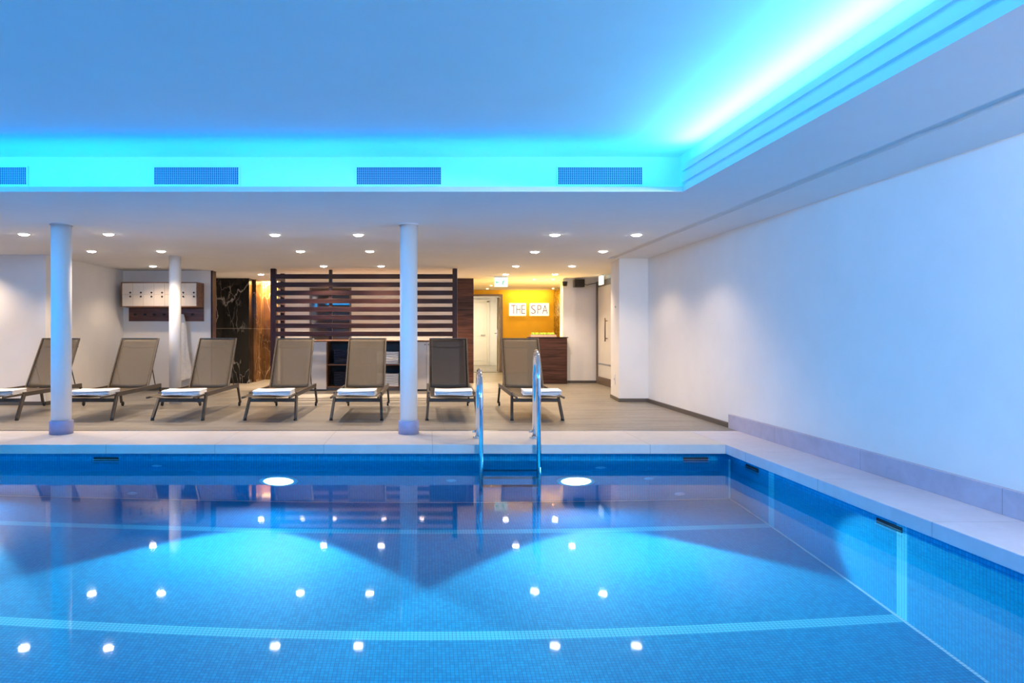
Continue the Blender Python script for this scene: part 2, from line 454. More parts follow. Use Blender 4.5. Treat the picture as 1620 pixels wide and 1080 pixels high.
# ---------------------------------------------------------------- walls
def wall(name, x0, x1, y0, y1, label, mat='plaster', z0=0.0, z1=ZC):
    return slab(name, x0, x1, y0, y1, z0, z1, mat, label, 'wall')
wall('wall_right', WALL_R, WALL_R + 0.2, ROOM_N, 10.85, 'long white wall on the right of the pool', z0=-0.12)
bb = MB(); fp = [(3.06, 10.85), (WALL_R + 0.2, 10.85), (WALL_R + 0.2, 11.6), (3.13, 11.6)]
lo = [bb.bm.verts.new((x, y, 0)) for x, y in fp]; hi = [bb.bm.verts.new((x, y, ZC)) for x, y in fp]
bb.bm.faces.new(lo); bb.bm.faces.new(hi)
for i in range(4): bb.bm.faces.new((lo[i], lo[(i + 1) % 4], hi[(i + 1) % 4], hi[i]))
struct(bb.build('wall_right', M['plaster']), 'white wall block jutting out before the glass door', 'wall')
wall('wall_right', 3.74, 3.94, 11.6, 14.95, 'white wall of the recess holding the glass door')
wall('wall_back', 3.06, 3.94, 14.92, 15.25, 'white wall beside the reception desk')
wall('wall_back', 2.98, 3.06, 14.92, 15.25, 'narrow warm lit wall edge beside the reception desk')
wall('wall_near', ROOM_L, WALL_R + 0.2, ROOM_N - 0.2, ROOM_N, 'white wall behind the viewpoint')
wall('wall_left', ROOM_L - 0.2, ROOM_L, ROOM_N - 0.2, 10.36, 'white wall far to the left of the pool')
wall('wall_back', ROOM_L - 0.2, -5.78, 10.36, 10.6, 'white wall behind the leftmost loungers')
wall('wall_left', -6.0, -5.78, 10.6, 13.2, 'white side wall left of the lockers')
wall('wall_back', -5.78, -4.09, 13.0, 13.2, 'white wall carrying the lockers and coat hooks')
wall('wall_back', -3.42, 0.70, 15.7, 15.9, 'cream wall seen through the slatted screen')
wall('wall_left', -5.1, -4.9, 13.2, 17.4, 'white side wall behind the locker wall')
# hallway beyond
wall('wall_left', 0.70, 1.0, 14.95, 19.0, 'side wall of the reception hallway')
wall('wall_right', 3.54, 3.74, 15.25, 19.1, 'right side wall of the reception niche')
b = MB()
b.box(2.10, 3.54, 18.9, 19.1, 0, ZC); b.box(1.0, 2.10, 18.9, 19.1, 2.16, ZC)
struct(b.build('wall_back', M['yellow']), 'ochre yellow wall behind the reception desk', 'wall')
wall('wall_left', 0.9, 1.0, 19.1, 23.0, 'left side wall of the far corridor')
wall('wall_right', 2.35, 2.5, 19.1, 23.0, 'right side wall of the far corridor')
wall('wall_back', 0.9, 2.5, 22.95, 23.1, 'end wall of the far corridor')
o = MB().box(3.52, 3.54, 17.7, 18.9, 0.9, ZC - 0.02).build('trim_2', M['gold'])
struct(o, 'gold mosaic panel on the wall beside the ochre wall', 'wall panel')
slab('trim_3', 3.50, 3.54, 15.25, 17.7, 0.9, ZC - 0.01, 'plaster', 'pale wall strip between gold mosaic and white wall', 'wall panel')

def base(x0, x1, y0, y1, label):
    slab('baseboard_back', x0, x1, y0, y1, 0, 0.055, 'skirting', label, 'baseboard')
base(3.49, WALL_R, 7.87, 10.85, 'dark brown baseboard along the right wall')
base(3.05, 3.50, 10.83, 10.85, 'dark brown baseboard of the jutting wall block')
struct(MB().bar((3.054, 10.84, 0.0275), (3.123, 11.6, 0.0275), 0.012, 0.055).build('baseboard_right', M['skirting']), 'dark baseboard on the side of the wall block', 'baseboard')
base(3.06, 3.72, 14.90, 14.92, 'dark baseboard beside the reception desk')
base(-5.76, -4.09, 12.985, 13.0, 'dark baseboard under the lockers')
base(-5.78, -5.765, 10.36, 13.0, 'dark baseboard of the left side wall')
base(-9.6, -5.78, 10.345, 10.36, 'dark baseboard behind the leftmost lounger')

# marble walls
o = MB().box(-4.85, -3.85, 14.8, 15.2, 0, ZC).build('wall_back', M['black_marble'])
struct(o, 'glossy black marble wall with white veins', 'marble wall')
o = MB().box(-3.86, -3.42, 16.02, 16.3, 0, ZC).build('wall_back', M['brown_marble'])
struct(o, 'warm lit brown marble wall with pale veins', 'marble wall')
o = MB().box(-3.87, -3.80, 15.2, 16.02, 0, ZC).build('wall_left', M['brown_marble'])
struct(o, 'brown marble return between the black and lit marble walls', 'marble wall')
slab('wall_back', 0.67, 1.02, 14.85, 14.95, 0, ZC, 'plank', 'dark wood panelled wall end left of the hallway', 'wood panel')
slab('trim_4', -4.105, -4.075, 12.985, 13.21, 0, ZC, 'wood_z', 'dark wood end trim of the locker wall', 'trim')
struct(MB().box(-3.80, -3.44, 15.74, 15.98, 2.262, 2.279).build('trim_5', M['strip']), 'warm light strip above the brown marble', 'light strip')
area('marble_wash_light', (-3.61, 15.82, 2.255), (math.radians(20), 0, 0), 0.34, 0.05, 60, (1.0, 0.64, 0.26))

# ---------------------------------------------------------------- ceilings and cove
b = MB(); z0, z1 = ZC, ZC + 0.02
GX0, GX1 = 2.874, 2.989     # groove along the right soffit
CB, CRX, CN, CL = 8.3, 3.0, 0, 0
b.box(ROOM_L - .2, GX0, COVE_Y + 0.01, 10.85, z0, z0 + 0.02)                # back part
b.box(ROOM_L - .2, 4.2, 10.85, 24.0, z0, z0 + 0.1)
b.box(COVE_X + 0.01, GX0, ROOM_N, COVE_Y + 0.01, z0, z0 + 0.02)                    # right strip
b.box(GX1, WALL_R + .2, ROOM_N, 10.85, z0, z0 + 0.02)
b.box(ROOM_L - .2, COVE_X, ROOM_N - .2, COVE_N, z0, z0 + 0.02)
b.box(ROOM_L - .2, COVE_L, COVE_N, COVE_Y, z0, z0 + 0.02)
o = b.build('ceiling', M['ceiling']); struct(o, 'low white ceiling around the pool and over the loungers', 'ceiling')
# groove: cove moulded recess
b = MB(); n = 8; prof = []
for i in range(n + 1):
    a = PI * i / n
    prof.append((( GX0 + GX1) / 2 - math.cos(a) * (GX1 - GX0) / 2, ZC + 0.045 * math.sin(a) ** 0.6 if 0 < i < n else ZC))
for (xa, za), (xb, zb) in zip(prof, prof[1:]):
    b.quad((xa, ROOM_N, za), (xb, ROOM_N, zb), (xb, 10.85, zb), (xa, 10.85, za))
struct(b.build('trim_6', M['ceiling'], solid=0.004), 'shallow groove running along the right ceiling soffit', 'ceiling groove')
# lips of the cove
b = MB(); t = 0.03
b.box(COVE_L - t, COVE_X, COVE_Y, COVE_Y + t, ZC - 0.001, 2.322)
b.box(COVE_L - t, COVE_X + t, COVE_N - t, COVE_N, ZC, 2.322)
b.box(COVE_L - t, COVE_L, COVE_N, COVE_Y, ZC, 2.322)
struct(b.build('trim_7', M['ceiling'], bevel=0.002), 'white lip edge of the light cove', 'ceiling trim')
# right stepped moulding
prof = [(0.0, ZC - 0.001), (0.0, 2.330), (0.010, 2.333), (0.016, 2.352), (-0.002, 2.358), (0.0, 2.420), (0.014, 2.424), (0.014, 2.448), (0.0, 2.452), (0.0, 2.500), (0.02, 2.500), (0.03, ZC - 0.001)]
b = MB()
ra = [b.bm.verts.new((COVE_X + p, COVE_N, z)) for p, z in prof]
rb = [b.bm.verts.new((COVE_X + p, COVE_Y + 0.01 + max(0, p), z)) for p, z in prof]
for i in range(len(prof)):
    j = (i + 1) % len(prof); b.bm.faces.new((ra[i], ra[j], rb[j], rb[i]))
b.bm.faces.new(ra); b.bm.faces.new(list(reversed(rb)))
struct(b.build('trim_8', M['ceiling']), 'stepped white moulding along the right side of the light cove', 'ceiling trim')
# upper walls of the recess and the raised ceiling
b = MB()
b.box(COVE_L - 0.5, REC_X, REC_Y, REC_Y + 0.05, ZC + 0.02, ZR)
b.box(REC_X, REC_X + 0.05, COVE_N - 0.5, REC_Y + 0.05, ZC + 0.02, ZR)
b.box(COVE_L - 0.5, REC_X, COVE_N - 0.5, COVE_N - 0.45, ZC + 0.02, ZR)
b.box(COVE_L - 0.5, COVE_L - 0.45, COVE_N - 0.5, REC_Y, ZC + 0.02, ZR)
struct(b.build('trim_9', M['ceiling']), 'upright white wall of the ceiling recess holding the vents', 'ceiling recess wall')
slab('ceiling', COVE_L - 0.5, REC_X + 0.05, COVE_N - 0.5, REC_Y + 0.05, ZR, ZR + 0.1, 'ceiling', 'raised ceiling over the pool washed in blue light', 'ceiling')

# ---------------------------------------------------------------- vents
def vent(xc, label):
    wv, z0, z1 = 0.789, 2.436, 2.614
    r = empty('ceiling_vent', (xc, REC_Y, z0), label, 'vent', 'air vents in the blue lit ceiling recess')
    x0, x1 = -wv / 2, wv / 2; hh = z1 - z0
    f = MB(); e = 0.012
    f.box(x0, x1, -0.012, -0.001, 0, e); f.box(x0, x1, -0.012, -0.001, hh - e, hh)
    f.box(x0, x0 + e, -0.012, -0.001, e, hh - e); f.box(x1 - e, x1, -0.012, -0.001, e, hh - e)
    f.build('vent_frame', M['ceiling'], r)
    MB().box(x0 + e, x1 - e, -0.003, -0.001, e, hh - e).build('duct_opening', M['vent_dark'], r)
    g = MB()
    nx = 44
    for i in range(1, nx):
        xx = x0 + e + (wv - 2 * e) * i / nx; g.box(xx - 0.0022, xx + 0.0022, -0.011, -0.004, e, hh - e)
    for j in range(1, 10):
        zz = e + (hh - 2 * e) * j / 10; g.box(x0 + e, x1 - e, -0.0105, -0.0045, zz - 0.002, zz + 0.002)
    g.build('grille', M['vent_paint'], r)
for px, lb in ((-24, 'air vent cut off by the left edge of the picture'), (311, 'air vent above the left white column'),
               (631, 'air vent above the middle white column'), (949, 'air vent nearest the right corner of the cove')):
    vent((px - VX) / F * REC_Y, 'rectangular grid ' + lb)

# ---------------------------------------------------------------- downlights
def downlight(px, py, label, small=False, power=None, group='recessed ceiling downlights'):
    s = (VY - py) / (ZC - H); Y = F / s; X = (px - VX) / s
    r = empty('ceiling_downlight', (X, Y, ZC), label, 'ceiling light', group)
    R = 0.062 if not small else 0.034
    a = MB(); a.lathe([(R + 0.014, 0.0), (R + 0.014, -0.004), (R, -0.006), (R - 0.003, 0.0)], (0, 0, 0), n=28); a.build('trim_ring', M['white_plastic'], r)
    a = MB(); a.lathe([(R - 0.003, -0.003), (R * 0.85, -0.012), (R * 0.5, -0.020), (0, -0.023)], (0, 0, 0), n=28); a.build('lens', M['spot_lens' if small else 'lens'], r)
    pw = power if power is not None else (DOWN_W if not small else 22)
    spot('downlight_lamp', (0, 0, -0.05), (0, 0, 0), pw, (1.0, 0.62, 0.20) if small else WARM, math.radians(130), 0.55, 0.025, r)
rows = [
 (371, [(38, 'leftmost, above the left lounger'), (172, 'just right of the left column'), (435, 'midway between the two front columns'), (567, 'just left of the middle column'), (878, 'right of the middle column'), (1007, 'rightmost, near the right wall')], 'front row downlight'),
 (397, [(145, 'just right of the left column'), (255, 'just left of the slim rear column'), (475, 'above the left half of the slatted screen'), (585, 'just left of the middle column'), (846, 'above the hallway opening'), (954, 'nearest the jutting white wall')], 'second row downlight'),
 (420.5, [(242, 'above the lockers'), (512, 'above the centre post of the screen'), (603, 'near the middle column'), (816, 'above the exit sign'), (905, 'above the black loudspeaker')], 'third row downlight'),
 (433.5, [(413, 'in front of the marble walls'), (529, 'behind the screen above its centre'), (607, 'behind the screen near the middle column'), (478, 'behind the screen above its left half'), (668, 'behind the screen right of the middle column'), (800, 'beside the exit sign'), (878, 'before the ochre wall niche')], 'fourth row downlight'),  # outer two behind the screen are added to brighten the wall there
]
for py, items, rn in rows:
    for px, lb in items:
        pw = DOWN_W * (3.4 if 'behind the screen' in lb else 0.4 if 'above the lockers' in lb else 0.55 if 'near the right wall' in lb or 'jutting' in lb else 1.0)
        downlight(px, py + (px == 846) - (px in (38, 172)) * 1, rn + ' ' + lb + ', small round white light', power=pw)
for px, py, lb in ((845, 441, 'nearest the exit sign, over the sign wall'), (875, 441, 'over the desk end'), (777, 451, 'above the corridor doorway'),
                   (888, 451, 'close to the gold mosaic'), (771, 456, 'farthest back over the doorway'), (875, 455.6, 'farthest back by the mosaic')):
    downlight(px, py, 'tiny warm spotlight in the hallway ceiling ' + lb, True, 24, 'tiny spotlights in the hallway ceiling')
for px, py in ((-225, 371), (-95, 371), (-75, 397), (-185, 397)):
    s_ = (VY - py) / (ZC - H)
    spot('far_left_lamp', ((px - VX) / s_, F / s_, ZC - 0.03), (0, 0, 0), DOWN_W, WARM, math.radians(130), 0.75, 0.04)
# wash of the ochre wall, corridor lamp, unseen fill spots on the near side
area('wall_wash_light', (2.8, 18.62, ZC - 0.03), (math.radians(-25) * -1, 0, 0), 1.2, 0.06, 11, (1.0, 0.72, 0.22))
area('hall_fill_light', (2.62, 15.4, 0.92), (PI, 0, 0), 0.7, 0.1, 62, (1.0, 0.55, 0.13))  # added out of sight behind the desk to turn the hall ceiling golden
area('corridor_light', (1.7, 21.2, ZC - 0.02), (0, 0, 0), 0.5, 0.5, 55, (1.0, 0.84, 0.58))
for k in range(3):
    spot('near_room_fill', (-7.0 + 3.6 * k, -3.5, ZC - 0.02), (math.radians(20), 0, 0), 25, (0.6, 0.75, 1.0), math.radians(130), 0.8, 0.05)  # no fixtures here, added behind the viewpoint to lift the room light
# unseen spots added to brighten the right wall, from beside the viewpoint backwards
def aim(o, target):
    o.rotation_euler = (Vector(target) - o.location).to_track_quat('-Z', 'Y').to_euler()
for k, (yy, tz) in enumerate(((1.0, 1.5), (-0.4, 1.5), (-1.8, 1.3), (-3.2, 1.0))):
    aim(spot('right_wall_fill', (2.55, yy, ZC - 0.02), (0, 0, 0), 290, (1.0, 0.97, 0.93), math.radians(132), 1.0, 0.05), (WALL_R, yy + 3.2, tz))

# ---------------------------------------------------------------- columns
def column(px, D, d, sleeve, label):
    X = (px - VX) / F * D
    r = empty('round_column', (X, D, 0), label, 'column')
    a = MB(); a.lathe([(0, 0.0), (d / 2, 0.0), (d / 2, ZC), (0, ZC)], (0, 0, 0), n=48); a.build('shaft', M['column'], r)
    if sleeve:
        a = MB(); q = d / 2 + 0.017
        a.lathe([(q - 0.006, 0.0), (q, 0.0), (q, 0.142), (q - 0.002, 0.145), (d / 2, 0.145)], (0, 0, 0), n=48); a.build('base_sleeve', M['sleeve'], r)
        a = MB(); a.lathe([(d / 2 + 0.012, ZC - 0.012), (d / 2 + 0.012, ZC)], (0, 0, 0), n=40); a.build('top_collar', M['column'], r)
column(97, 7.45, 0.205, True, 'white round column on the pool edge at the left')
column(646.5, 7.45, 0.19, True, 'white round column on the pool edge in the middle')
column(277, 10.6, 0.178, False, 'slimmer looking white round column behind the loungers')

# ---------------------------------------------------------------- sun loungers
def make_lounger():
    """local origin on the floor at the middle of the front feet line; +Y away from the pool"""
    r = empty('sun_lounger', (0, 0, 0), '', 'sun lounger')
    fr = M['frame']
    HW = 0.285
    # seat sling with sag
    def seat(u, v):
        x = (u - 0.5) * 2 * (HW - 0.012); y = -0.22 + v * 1.42
        sag = 0.035 * (1 - (2 * u - 1) ** 2)
        return (x, y, 0.322 - sag * (0.35 + 0.65 * math.sin(PI * min(1, 0.15 + v * 0.85))) )
    a = MB(); a.grid(seat, 12, 16); a.build('seat', M['sling'], r, solid=0.004)
    p0 = Vector((0, 1.22, 0.325)); p1 = Vector((0, 1.63, 1.012)); dr = p1 - p0
    nrm = Vector((0, -dr.z, dr.y)).normalized()
    def back(u, v):
        x = (u - 0.5) * 2 * (HW - 0.014)
        sag = 0.022 * (1 - (2 * u - 1) ** 2) * math.sin(PI * v) ** 0.5
        q = p0 + dr * v - nrm * sag
        return (x, q.y, q.z)
    a = MB(); a.grid(back, 10, 14); a.build('backrest', M['sling'], r, solid=0.004)
    # backrest frame: two stiles, top bar, two rear cross bars
    a = MB()
    for s in (-1, 1):
        a.bar((s * (HW - 0.006), p0.y - 0.03, p0.z - 0.03), (s * (HW - 0.012), p1.y, p1.z), 0.018, 0.028, up=nrm)
    a.bar((-HW + 0.005, p1.y, p1.z), (HW - 0.005, p1.y, p1.z), 0.02, 0.014, up=(0, 0, 1))
    a.build('back_frame', fr, r, bevel=0.003)
    for v in (0.86, 0.08):
        a = MB(); q = p0 + dr * v
        a.tube([(x, q.y + 0.03 + 0.018 * (1 - (x / HW) ** 2), q.z - 0.02 - 0.02 * (1 - (x / HW) ** 2)) for x in [(-1 + 2 * i / 10) * (HW - 0.02) for i in range(11)]], 0.011, 8)
        a.build('cross_bar', fr, r)
    # support strut behind the backrest
    for s in (-1, 1):
        a = MB(); q = p0 + dr * 0.42
        a.tube([(s * (HW - 0.03), q.y + 0.02, q.z), (s * (HW - 0.03), 1.55, 0.31)], 0.008, 8); a.build('support_strut', fr, r)
    # side rails
    for s in (-1, 1):
        a = MB(); a.bar((s * (HW + 0.002), -0.24, 0.308), (s * (HW + 0.002), 0.2, 0.312), 0.022, 0.026); a.bar((s * (HW + 0.012), 0.17, 0.312), (s * (HW + 0.018), 1.62, 0.318), 0.030, 0.056)
        a.build('side_rail', fr, r, bevel=0.005)
    # front seat bar, end caps
    a = MB(); a.tube([(-HW - 0.005, -0.235, 0.315), (HW + 0.005, -0.235, 0.315)], 0.012, 8)
    a.build('front_rod', fr, r) if False else a.bm.free()
    # legs
    for s in (-1, 1):
        a = MB(); a.bar((s * (HW + 0.008), 0.20, 0.318), (s * 0.318, -0.0, 0.018), 0.034, 0.045, up=(0, 1, 0)); lg = a.build('leg', fr, r, bevel=0.004)
        a = MB(); a.lathe([(0, 0), (0.022, 0), (0.022, 0.02), (0, 0.02)], (s * 0.317, -0.002, 0), n=12); a.build('foot_cap', M['rubber'], lg)
        a = MB(); a.bar((s * (HW + 0.012), 1.60, 0.320), (s * 0.312, 1.70, 0.05), 0.028, 0.040, up=(0, 1, 0)); lg = a.build('leg', fr, r, bevel=0.004)
        a = MB(); a.lathe([(0, -0.012), (0.030, -0.012), (0.034, -0.006), (0.034, 0.006), (0.030, 0.012), (0, 0.012)], (s * 0.296, 1.705, 0.034), axis='X', n=18); a.build('wheel', M['rubber'], lg)
    a = MB(); a.bar((-HW - 0.008, 0.145, 0.240), (HW + 0.008, 0.145, 0.240), 0.022, 0.045); a.build('stretcher', fr, r, bevel=0.003)
    a = MB(); a.bar((-HW, 1.60, 0.29), (HW, 1.60, 0.29), 0.022, 0.03); a.build('stretcher', fr, r, bevel=0.003)
    return r
proto = make_lounger()
def make_towel(wd=0.48, dp=0.34, n=4, name='folded_towel', mat='towel', hgt=0.05, seed=1):
    rr = random.Random(seed)
    a = MB(); t = hgt / n
    NU = 16
    for k in range(n):
        ins = rr.uniform(0, 0.008); z0 = k * t; 
        def pt(u, v, zz):
            bow = 0.004 * math.sin(5 * u + k) + 0.003 * math.sin(7 * v + 2 * k)
            return Vector(((u - 0.5) * (wd - ins * 2), (v - 0.5) * (dp - ins), zz + (bow if zz > 0.001 else 0)))
        ring_u = []
        for i in range(NU + 1):
            u = i / NU; sec = []
            for (v, z) in ((0.02, 0.1), (0.0, 0.5), (0.02, 0.92), (0.25, 1.0), (0.5, 1.02), (0.75, 1.0), (0.98, 0.92), (1.0, 0.5), (0.98, 0.1)):
                sec.append(a.bm.verts.new(pt(u, v, z0 + z * t * 0.97)))
            ring_u.append(sec)
        for i in range(NU):
            for j in range(8):
                f = a.bm.faces.new((ring_u[i][j], ring_u[i+1][j], ring_u[i+1][j+1], ring_u[i][j+1])); f.smooth = True
            a.bm.faces.new((ring_u[i][8], ring_u[i+1][8], ring_u[i+1][0], ring_u[i][0]))
        a.bm.faces.new(ring_u[0]); a.bm.faces.new(list(reversed(ring_u[-1])))
    return a.build(name, M[mat])
tproto = make_towel(hgt=0.06)
LX = [(-5.45, 'leftmost, standing behind the left column', 0.0), (-4.26, 'directly right of the left column', 0.3), (-3.12, 'in front of the slim rear column', -0.4),
      (-1.96, 'before the left end of the screen', 0.0), (-0.88, 'just left of the middle column', 0.0),
      (0.32, 'just right of the middle column', 0.0), (1.385, 'rightmost, behind the right ladder rail', 0.0)]
for i, (x, lb, rz) in enumerate(LX):
    o = proto if i == 0 else copy_tree(proto)
    o.location = (x, 8.55, 0); o.rotation_euler = (0, 0, math.radians(rz))
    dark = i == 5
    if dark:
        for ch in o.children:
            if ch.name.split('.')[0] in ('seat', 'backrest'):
                ch.data = ch.data.copy(); ch.data.materials[0] = M['sling_shaded']
    tag(o, ('shade-dark taupe' if dark else 'taupe') + ' mesh sun lounger, ' + lb, 'sun lounger', 'sun loungers in a row facing the pool')
    t = tproto if i == 0 else copy_tree(tproto)
    t.location = (x + (0.03, 0.05, 0.04, 0.02, 0.0, 0.02, 0.07)[i], 8.55 + 0.14, 0.316); t.rotation_euler = (math.radians(1), 0, math.radians((3, 2, 3, 2, 0, -1, -3)[i]))
    tag(t, 'folded white towel on the sun lounger ' + lb, 'towel', 'folded towels on the loungers')

# ---------------------------------------------------------------- pool ladder
r = empty('pool_ladder', (0.8, COP_Y, WATER), 'polished steel pool ladder with two uneven handrails at the far pool edge', 'pool ladder')
def rail(x, ztop, xr):
    yb, yf = 7.13, 6.60; z = ztop; rad = (yb - yf) / 2; pts = [(xr - 0.8, yb - COP_Y, 0.0 - WATER)]
    zc = z - rad
    for i in range(13):
        a = PI * i / 12
        pts.append((x + (xr - x) * (0.5 + 0.5 * math.cos(a)) - 0.8, (yb + yf) / 2 + rad * math.cos(a) - COP_Y, zc + rad * math.sin(a) - WATER))
    pts.append((x - 0.8, yf - COP_Y, -1.25 - WATER))
    rl = MB().tube(pts, 0.0215, 16).build('handrail', M['chrome'], r)
    a = MB(); a.lathe([(0.0, 0.001), (0.05, 0.001), (0.05, 0.010), (0.03, 0.022), (0.0215, 0.024)], (xr - 0.8, yb - COP_Y, -WATER), n=24); a.build('flange', M['chrome'], rl)
    a = MB(); a.tube([(xr - 0.8 - 0.02, yb - COP_Y, 0.07 - WATER), (xr - 0.8 - 0.055, yb - COP_Y, 0.07 - WATER)], 0.012, 10); a.build('earth_clamp', M['steel'], rl)
    a = MB(); a.tube([(x - 0.8, yf - COP_Y, -1.0 - WATER), (x - 0.8, POOL_Y - COP_Y - 0.002, -1.0 - WATER)], 0.014, 10); a.build('wall_bracket', M['chrome'], rl)
rail(0.526, 0.72, 0.532); rail(1.083, 0.91, 1.125)
for z in (-0.36, -0.66, -0.96):
    MB().box(0.526 - 0.8, 1.083 - 0.8, 6.56 - COP_Y, 6.64 - COP_Y, z - 0.015 - WATER, z + 0.015 - WATER).build('tread', M['tread'], r, bevel=0.005)

# ---------------------------------------------------------------- underwater lamps, inlets, slots
def depth_from(px, py, Y=POOL_Y):
    """depth below the water of the point of the far pool wall whose refracted image is (px, py)"""
    Hh = H - WATER; X = (px - VX) / F * Y; R = math.hypot(X, Y)
    k = F * Hh / (py - VY) / Y; rr = k * R
    s1 = rr / math.hypot(rr, Hh); s2 = s1 / 1.333; t2 = s2 / math.sqrt(1 - s2 * s2)
    return X, (R - rr) / t2
def pool_lamp(px, py, label):
    X, d = depth_from(px, py)
    r = empty('underwater_lamp', (X, POOL_Y, WATER - d), label, 'pool light', 'round underwater pool lights')
    a = MB(); a.lathe([(0.20, 0.0), (0.20, 0.012), (0.18, 0.022), (0.155, 0.024), (0.15, 0.012)], (0, 0, 0), 'Y', 40); a.build('bezel', M['pool_ring'], r)
    a = MB(); a.lathe([(0.15, 0.010), (0.10, 0.022), (0.05, 0.027), (0, 0.028)], (0, 0, 0), 'Y', 40); a.build('lens', M['pool_lens'], r)
    spot('pool_lamp_beam', (0, -0.05, 0), (math.radians(-90), 0, 0), 620, (0.50, 0.88, 1.0), math.radians(87), 0.14, 0.05, r)
    spot('pool_lamp_spill', (0, -0.06, 0), (math.radians(-90), 0, 0), 80, (0.05, 0.55, 1.0), math.radians(170), 0.6, 0.06, r)
for px, lb in ((441, 'left of the two bright underwater lights on the far pool wall'), (911, 'right of the two bright underwater lights, beyond the ladder'), (-29, 'underwater light at the left edge of the picture')):
    pool_lamp(px, 760.5, lb)
# unseen fill lights added under water along the near pool wall
for X in (-6.0, -3.2, -0.6, 1.3):
    spot('near_pool_fill', (X, POOL_N + 0.06, WATER - 0.85), (math.radians(90), 0, 0), 120, (0.02, 0.50, 1.0), math.radians(150), 0.9, 0.08)

for k, (px, py) in enumerate(((248, 736.5), (714, 760), (950, 739.5), (1027, 757), (209, 780), (1075, 781))):
    X, d = depth_from(px, py)
    d = min(d, 1.5)
    a = MB(); a.lathe([(0.0, 0.012), (0.03, 0.012), (0.05, 0.006), (0.055, 0.0)], (0, 0, 0), 'Y', 24)
    o = a.build('water_inlet', M['inlet'], loc=(X, POOL_Y, WATER - d))
    tag(o, ('round pale water inlet on the far pool wall ' + ('high up below the left slot', 'below the middle, left of the ladder', 'high up between right lamp and slot', 'right of the right underwater lamp', 'low down near the left column reflection', 'low down near the right corner')[k]), 'pool inlet', 'water inlets on the far pool wall')
for X, lb in ((-3.26, 'left'), (2.735, 'right')):
    r = empty('skimmer_slot', (X, POOL_Y, WATER), 'dark slotted overflow opening at the waterline, %s one on the far pool wall' % lb, 'skimmer', 'dark skimmer slots at the waterline')
    MB().box(-0.125, 0.125, -0.006, -0.001, -0.012, 0.032).build('opening', M['dark_slot'], r)
    a = MB(); a.box(-0.13, 0.13, -0.012, -0.006, 0.008, 0.013); a.build('slat', M['steel'], r)
for Y, lb in ((6.48, 'far'), (4.56, 'near')):
    r = empty('skimmer_slot', (POOL_X, Y, WATER), 'dark slotted overflow opening at the waterline, %s one on the right pool wall' % lb, 'skimmer', 'dark skimmer slots at the waterline')
    MB().box(-0.006, -0.001, -0.125, 0.125, -0.012, 0.032).build('opening', M['dark_slot'], r)
    MB().box(-0.012, -0.006, -0.13, 0.13, 0.008, 0.013).build('slat', M['steel'], r)

# ---------------------------------------------------------------- lockers, hooks, robe
r = empty('wall_locker', (-4.94, 13.0, 1.572), 'wall mounted walnut locker box with fourteen cream doors behind the slim column', 'lockers')
x0, x1, yf, zb, zt = -5.647 + 4.94, -4.24 + 4.94, -0.38, 0.0, 0.463
a = MB(); e = 0.018
a.box(x0, x1, yf, -0.001, zb, zb + e); a.box(x0, x1, yf, -0.001, zt - e, zt); a.box(x0, x0 + e, yf, -0.001, zb + e, zt - e); a.box(x1 - e, x1, yf, -0.001, zb + e, zt - e)
a.box(x0 + e, x1 - e, -0.02, -0.001, zb + e, zt - e)
a.build('carcass', M['cab_wood'], r)
cw = (x1 - x0 - 2 * e) / 7; rh = (zt - zb - 2 * e) / 2
for i in range(7):
    for j in range(2):
        xa = x0 + e + i * cw + 0.0015; za = zb + e + j * rh + 0.0015
        d = MB().box(xa, xa + cw - 0.003, yf + 0.002, yf + 0.02, za, za + rh - 0.003).build('locker_door', M['locker'], r)
        q = MB(); q.lathe([(0.016, 0), (0.016, 0.012), (0.010, 0.016), (0, 0.016)], (xa + cw * 0.76, yf + 0.002, za + (0.035 if j else rh - 0.038)), 'Y', 14); q.build('lock', M['black'], d)
r = empty('coat_rack', (-4.95, 13.0, 1.317), 'dark wood coat rail with seven black hooks under the lockers', 'coat rack')
MB().box(-5.66 + 4.95, -4.24 + 4.95, -0.03, -0.001, 0, 0.254).build('backboard', M['rail_wood'], r, bevel=0.002)
for i in range(7):
    px = 216 + i * 15.07; X = (px - VX) / 83.08 + 4.95
    q = MB(); q.lathe([(0.018, 0.0), (0.018, 0.006), (0.008, 0.01), (0.008, 0.04), (0.022, 0.046), (0.022, 0.056), (0, 0.058)], (X, -0.03, 0.125), 'Y', 14); q.build('hook', M['black'], r)
# bath robe hanging from the sixth hook
XR = (216 + 5 * 15.07 - VX) / 83.08
a = MB()
def robe(u, v):
    z = 1.45 - v * 1.18 - (0.10 * abs(math.sin(PI * u)) * v if True else 0)
    wd = 0.035 + 0.115 * v ** 0.75 + 0.01 * math.sin(9 * v)
    ang = u * 2 * PI
    fold = 1 + 0.22 * math.sin(ang * 5 + 3 * v) * v
    return (XR + 0.02 * v + wd * fold * math.cos(ang) * 0.95, 12.885 + (0.03 + 0.045 * v) * fold * math.sin(ang) * 0.9, z)
a.grid(robe, 48, 28)
r = tag(a.build('bath_robe', M['robe']), 'white terry bath robe hanging from a coat hook beside the slim column', 'bath robe')

